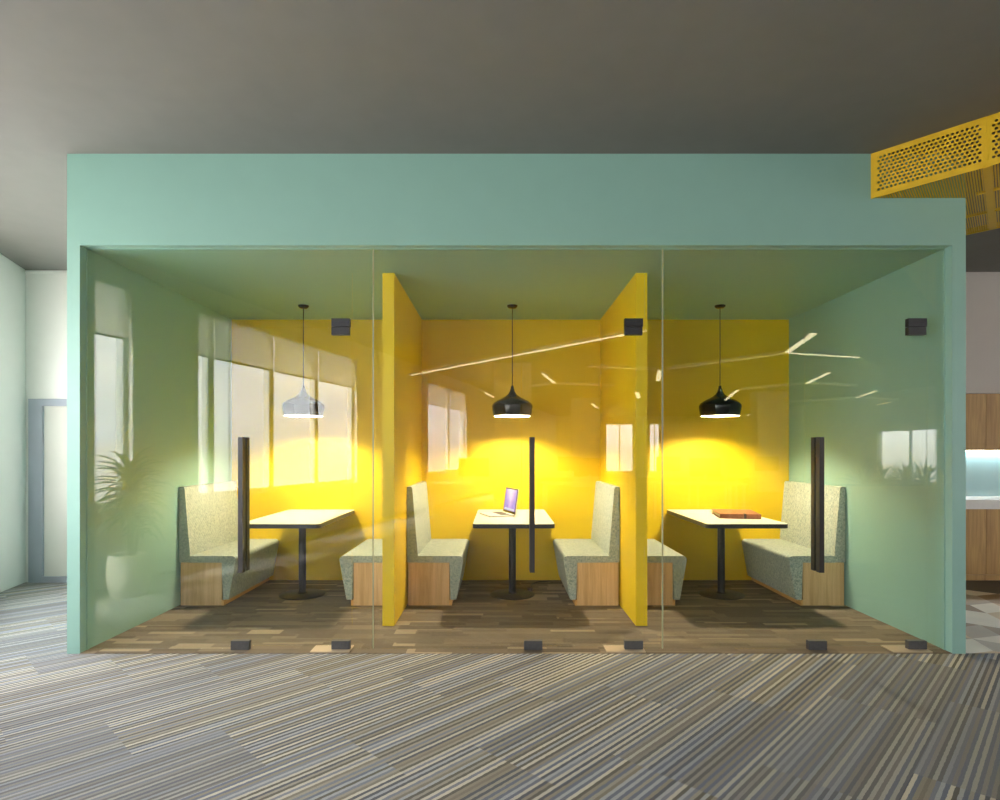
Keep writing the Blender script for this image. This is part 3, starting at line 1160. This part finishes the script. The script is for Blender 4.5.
# rear side plate
mb = MB()
tb = (0.63 - 0.65 * WID) / 0.67 + 0.02
mb.hexa([rp(tb, WID - 0.004, ZB), rp(LEN, WID - 0.004, ZB), rp(LEN, WID, ZB), rp(tb, WID, ZB), rp(tb, WID - 0.004, ZB + 0.045), rp(LEN, WID - 0.004, ZB + 0.045), rp(LEN, WID, ZB + 0.045), rp(tb, WID, ZB + 0.045)])
mb.hexa([rp(LEN - 0.004, 0, ZB), rp(LEN, 0, ZB), rp(LEN, WID, ZB), rp(LEN - 0.004, WID, ZB), rp(LEN - 0.004, 0, ZT), rp(LEN, 0, ZT), rp(LEN, WID, ZT), rp(LEN - 0.004, WID, ZT)])
mb.build('side_plate', M['mesh_yellow'], race)

# ------------------------------------------------------------------ kitchen at the right
KF = 6.2
KX0, KX1 = 3.7, 8.6
mb = MB()
mb.box(OR, 9.0, KF, KF + 0.5, 1.94, HC)
struct(mb.build('wall_kitchen_soffit', M['kitchen_wall']))
mb = MB()
mb.box(1.6, 9.0, KF + 0.5, KF + 0.7, 0, HC)  # stretched unseen behind the booth to block stray sun
struct(mb.build('wall_kitchen', M['kitchen_wall']))
mb = MB()
mb.box(9.0, 9.2, 4.6, KF + 0.7, 0, HC)
struct(mb.build('wall_kitchen_end', M['kitchen_wall']))
mb = MB()
mb.box(OR + 0.1, 9.0, KF + 0.485, KF + 0.499, 0.84, 1.345)
struct(mb.build('trim_6', M['splash']))
names_u = ['nearest the green booth', 'second from the green booth', 'third from the green booth', 'fourth from the green booth', 'at the far right end']
xs = [3.25, 4.10, 5.04, 6.2, 7.4, 8.6]
for k in range(5):
    a, b = xs[k], xs[k + 1]
    t = thing('mounted_cabinet', 'oak wall cabinet over the teal backsplash, %s' % names_u[k], 'cabinet', ((a + b) / 2, KF + 0.25, 1.35), 0, 'oak kitchen wall cabinets')
    mb = MB()
    mb.box(a - (a + b) / 2 + 0.001, b - (a + b) / 2 - 0.001, -0.21, 0.235, 0, 0.588)
    mb.build('cabinet_body', M['cab_oak'], t)
    half = (b - a) / 2
    for q in (0, 1):
        mb = MB()
        mb.box(-half + 0.002 + q * half, -0.002 + q * half, -0.232, -0.212, 0.0, 0.588)
        mb.bevel(0.0015, 1)
        mb.build('cabinet_door', M['cab_oak'], t)
    mb = MB()
    mb.box(-half + 0.001, half - 0.001, 0.17, 0.2, -0.009, -0.0002)
    mb.build('light_strip', M['led'], t)
    t = thing('base_cabinet', 'oak base cabinet under the white counter, %s' % names_u[k], 'cabinet', ((a + b) / 2, KF + 0.25, 0.003), 0, 'oak kitchen base cabinets')
    mb = MB()
    mb.box(-half + 0.001, half - 0.001, -0.21, 0.235, 0.0, 0.742)
    mb.build('cabinet_body', M['cab_oak'], t)
    mb = MB()
    mb.box(-half + 0.002, half - 0.002, -0.232, -0.212, 0.062, 0.742)
    mb.bevel(0.0015, 1)
    mb.build('cabinet_door', M['cab_oak'], t)
    mb = MB()
    mb.box(-half + 0.001, half - 0.001, -0.23, -0.2105, 0.0, 0.056)
    mb.build('kick_board', M['cab_oak'], t)
mb = MB()
mb.box(3.24, 8.62, KF - 0.02, KF + 0.484, 0.7455, 0.84)
mb.bevel(0.006, 2)
tag(mb.build('kitchen_counter', M['counter']), 'white stone counter running along the oak base cabinets', 'counter')

# ------------------------------------------------------------------ linear lights of the open office (seen in the glass)
LZ = 2.9


def mir(px, py):
    D = 600 * (LZ - CAM_Z) / (451 - py)
    return Vector(((px - 500) * D / 600, 2 * GLASS - D, LZ))


tubes = [
    ((410.4, 375.1), (645.6, 330.3), 0.028, 1), ((542.4, 373.2), (554.4, 382.8), 0.035, 1), ((484.8, 392.4), (496, 398), 0.03, 1),
    ((530, 386.8), (551, 384), 0.012, 0), ((555, 383.5), (614, 385.8), 0.014, 0), ((588.8, 366.3), (655.2, 369.5), 0.014, 0),
    ((660, 370), (658, 380.4), 0.05, 1), ((667, 369), (783.8, 353.5), 0.012, 0), ((787.5, 352), (814, 333), 0.045, 1),
    ((789, 352.8), (859, 357.3), 0.02, 1), ((807.2, 383.1), (828.5, 372.6), 0.04, 1), ((809, 383.3), (857.4, 386), 0.02, 0),
    ((855.7, 397.9), (876, 390.8), 0.04, 1), ((858, 398.0), (898.2, 399.8), 0.018, 0), ((780, 402.7), (850.5, 398.4), 0.014, 0),
    ((741, 389.1), (803.3, 383.8), 0.014, 0), ((725.3, 400), (737.7, 390), 0.045, 1), ((756.8, 408.7), (766.1, 404.2), 0.045, 1),
    ((747.3, 415.5), (752.7, 413), 0.04, 1),
    ((878, 404.5), (890, 402), 0.03, 1), ((636.3, 392.4), (639.2, 398), 0.06, 1), ((592.5, 403.6), (597.3, 408), 0.05, 1),
]
for k, (a, b, w, br) in enumerate(tubes):
    A, B = mir(*a), mir(*b)
    mid = (A + B) / 2
    t = thing('linear_pendant_light', 'slim lit tube light under the office ceiling, mirrored in the booth glass', 'light', mid, 0, 'slim tube lights of the open office')
    d = (B - A)
    n = Vector((-d.y, d.x, 0)).normalized()
    mb = MB()
    mb.obox(A - mid - n * w, d, n * 2 * w, (0, 0, 0.05))
    mb.build('housing', M['frame_w'], t)
    mb = MB()
    mb.obox(A - mid - n * w * 0.9 + Vector((0, 0, -0.012)), d, n * 1.8 * w, (0, 0, 0.0118))
    mb.build('light_diffuser', M['tube'] if br else M['tube_dim'], t)
    for f in (0.2, 0.8):
        mb = MB()
        p = A + d * f - mid
        mb.tube([p + Vector((0, 0, 0.05)), p + Vector((0, 0, HC - LZ - 0.001))], 0.002, 6)
        mb.build('hanging_wire', M['black_metal'], t)

# round office columns / pale piers
for k, (x, y, w) in enumerate([(0.28, -5.6, 0.42), (9.0, -12.0, 0.5), (3.2, -14.5, 0.5)]):
    mb = MB()
    mb.box(x - w, x + w, y - 0.3, y + 0.3, 0, HC)
    struct(mb.build('wall_column' if k == 0 else 'wall_column.%03d' % k, M['white_wall']))


# ------------------------------------------------------------------ plants (seen in the glass)
def leaf(mb, base, az, el, ln, wd, droop, rn):
    """arching strap leaf"""
    n = 6
    d = Vector((math.cos(az), math.sin(az), 0))
    side = Vector((-math.sin(az), math.cos(az), 0))
    prev = None
    p = Vector(base)
    e = el
    for k in range(n + 1):
        w = wd * math.sin(PI * min(0.98, (k + 0.7) / (n + 1.0))) * 0.5
        fold = Vector((0, 0, w * 0.5))
        a, c, b = mb._v(p + side * w + fold), mb._v(p), mb._v(p - side * w + fold)
        if prev:
            mb.bm.faces.new([prev[0], prev[1], c, a])
            mb.bm.faces.new([prev[1], prev[2], b, c])
        prev = (a, c, b)
        p = p + (d * math.cos(e) + Vector((0, 0, math.sin(e)))) * (ln / n)
        e -= droop / n


rn = random.Random(11)
t = thing('potted_palm', 'tall leafy palm in a round white pot, mirrored in the left hand glass', 'plant', (-3.45, 2.53, 0.0))
mb = MB()
mb.lathe([(0, 0.0), (0.13, 0.0), (0.15, 0.02), (0.178, 0.14), (0.18, 0.25), (0.168, 0.385), (0.16, 0.39), (0.15, 0.385), (0.15, 0.35), (0, 0.35)], n=40)
mb.build('pot', M['pot'], t, smooth=True)
mb = MB()
mb.lathe([(0, 0.362), (0.1, 0.362), (0.149, 0.351), (0, 0.351)], n=24)
mb.build('soil', M['soil'], t)
heads = [((0.0, 0.0), 1.12, 56, 0.42), ((0.05, 0.02), 0.95, 44, 0.40), ((0.07, -0.03), 0.72, 16, 0.22)]
for (hx, hy), hz, nl, ln in heads:
    mb = MB()
    mb.tube([(hx * 0.5, hy * 0.5, 0.352), (hx, hy, 0.6), (hx * 1.1, hy, hz)], [0.016, 0.013, 0.01], 8)
    st = mb.build('cane', M['trunk'], t)
    mb = MB()
    for k in range(nl):
        f = k / nl
        leaf(mb, (hx * 1.1, hy, hz - 0.24 * (1 - f) * (ln / 0.4)), k * 2.4 + rn.uniform(-.2, .2), math.radians(-5 + 80 * f) + rn.uniform(-.1, .1), ln * rn.uniform(.75, 1.05), 0.048, 1.3, rn)
    mb.build('foliage', M['leaf'], st)

t = thing('yucca_planter', 'long oak planter full of spiky yucca, mirrored in the right hand glass', 'plant', (4.85, 0.7, 0.0))
mb = MB()
mb.box(-0.62, 0.62, -0.2, 0.2, 0.0, 0.92)
mb.bevel(0.006, 1)
mb.build('planter_box', M['cab_oak'], t)
mb = MB()
mb.box(-0.58, 0.58, -0.17, 0.17, 0.9205, 0.93)
mb.build('soil', M['soil'], t)
for cxp in (-0.36, -0.12, 0.14, 0.38):
    mb = MB()
    for k in range(30):
        f = k / 30
        leaf(mb, (cxp + rn.uniform(-.03, .03), rn.uniform(-.05, .05), 0.93), k * 2.4, math.radians(15 + 70 * f), rn.uniform(.28, .4), 0.03, 0.5, rn)
    mb.build('foliage', M['leaf'], t)

# ------------------------------------------------------------------ a few workstations across the office
for k, (x, y) in enumerate([(-0.6, -3.4), (1.6, -3.4), (3.8, -3.4), (1.6, -6.6), (4.0, -6.6), (6.4, -6.6)]):
    t = thing('office_desk', 'white office desk in the open office opposite the booths', 'desk', (x, y, 0), 0, 'white desks of the open office')
    mb = MB()
    mb.box(-0.8, 0.8, -0.4, 0.4, 0.71, 0.74)
    mb.bevel(0.004, 1)
    mb.build('desktop', M['laminate'], t)
    for sx in (-1, 1):
        for sy in (-1, 1):
            mb = MB()
            mb.box(sx * 0.74 - 0.025, sx * 0.74 + 0.025, sy * 0.34 - 0.025, sy * 0.34 + 0.025, 0, 0.71)
            mb.build('leg', M['frame_w'], t)
    m = thing('computer_monitor', 'black computer monitor on a white desk in the open office', 'monitor', (x + 0.1, y + 0.1, 0.7405), 0, 'monitors on the office desks')
    mb = MB()
    mb.lathe([(0, 0), (0.11, 0), (0.11, 0.008), (0.02, 0.012), (0.018, 0.16), (0, 0.16)], n=24)
    mb.build('stand', M['alu'], m)
    mb = MB()
    mb.box(-0.29, 0.29, -0.02, 0.005, 0.1205, 0.47)
    mb.bevel(0.004, 1)
    mb.build('casing', M['bezel'], m)

# ------------------------------------------------------------------ world: bright hazy sky with soft clouds
wd = bpy.data.worlds.new('sky')
scene.world = wd
wd.use_nodes = True
nt = wd.node_tree
nt.nodes.clear()
out = nt.nodes.new('ShaderNodeOutputWorld')
bg = nt.nodes.new('ShaderNodeBackground')
tc = nt.nodes.new('ShaderNodeTexCoord')
mp = nt.nodes.new('ShaderNodeMapping')
mp.inputs['Scale'].default_value = (1.0, 1.0, 4.5)
link(nt, tc.outputs['Generated'], mp.inputs['Vector'])
nz = node(nt, 'ShaderNodeTexNoise', Scale=2.6, Detail=5.0, Roughness=0.55)
link(nt, mp.outputs['Vector'], nz.inputs['Vector'])
sky = ramp(nt, nz.outputs['Fac'], [(0.35, (0.62, 0.66, 0.74, 1)), (0.6, (1.0, 0.97, 0.93, 1))])
sp = nt.nodes.new('ShaderNodeSeparateXYZ')
link(nt, tc.outputs['Generated'], sp.inputs[0])
gmask = ramp(nt, sp.outputs['Z'], [(0.0, (0, 0, 0, 1)), (0.02, (1, 1, 1, 1))])
mx = nt.nodes.new('ShaderNodeMix'); mx.data_type = 'RGBA'
link(nt, gmask, mx.inputs[0])
mx.inputs[6].default_value = (0.72, 0.7, 0.67, 1)
link(nt, sky, mx.inputs[7])
link(nt, mx.outputs[2], bg.inputs['Color'])
bg.inputs['Strength'].default_value = 6.0
link(nt, bg.outputs[0], out.inputs[0])

sun = bpy.data.lights.new('sun', 'SUN')
sun.energy = 27.0
sun.color = (1.0, 0.95, 0.86)
sun.angle = math.radians(13)
so = bpy.data.objects.new('sun', sun)
COL.objects.link(so)
so.location = (-12, -6, 9)
so.rotation_euler = Vector((0.6, -0.8, -1.0)).to_track_quat('-Z', 'Y').to_euler()

# ------------------------------------------------------------------ camera and view
cd = bpy.data.cameras.new('camera')
cam = bpy.data.objects.new('camera', cd)
COL.objects.link(cam)
cam.location = (0, 0, CAM_Z)
cam.rotation_euler = (PI / 2, 0, 0)
cd.sensor_fit = 'HORIZONTAL'
cd.sensor_width = 36.0
cd.lens = 21.6
cd.shift_y = 0.051
cd.clip_start = 0.05
cd.clip_end = 200
scene.camera = cam

vs = scene.view_settings
vs.view_transform = 'Standard'
vs.look = 'None'
vs.exposure = 1.1
vs.gamma = 1.0
vs.use_curve_mapping = False
cy = scene.cycles
cy.use_denoising = True
cy.max_bounces = 10
cy.diffuse_bounces = 8
cy.glossy_bounces = 5
cy.transparent_max_bounces = 24
cy.transmission_bounces = 6
cy.caustics_reflective = False
cy.caustics_refractive = False
cy.sample_clamp_indirect = 6.0
cy.blur_glossy = 0.0
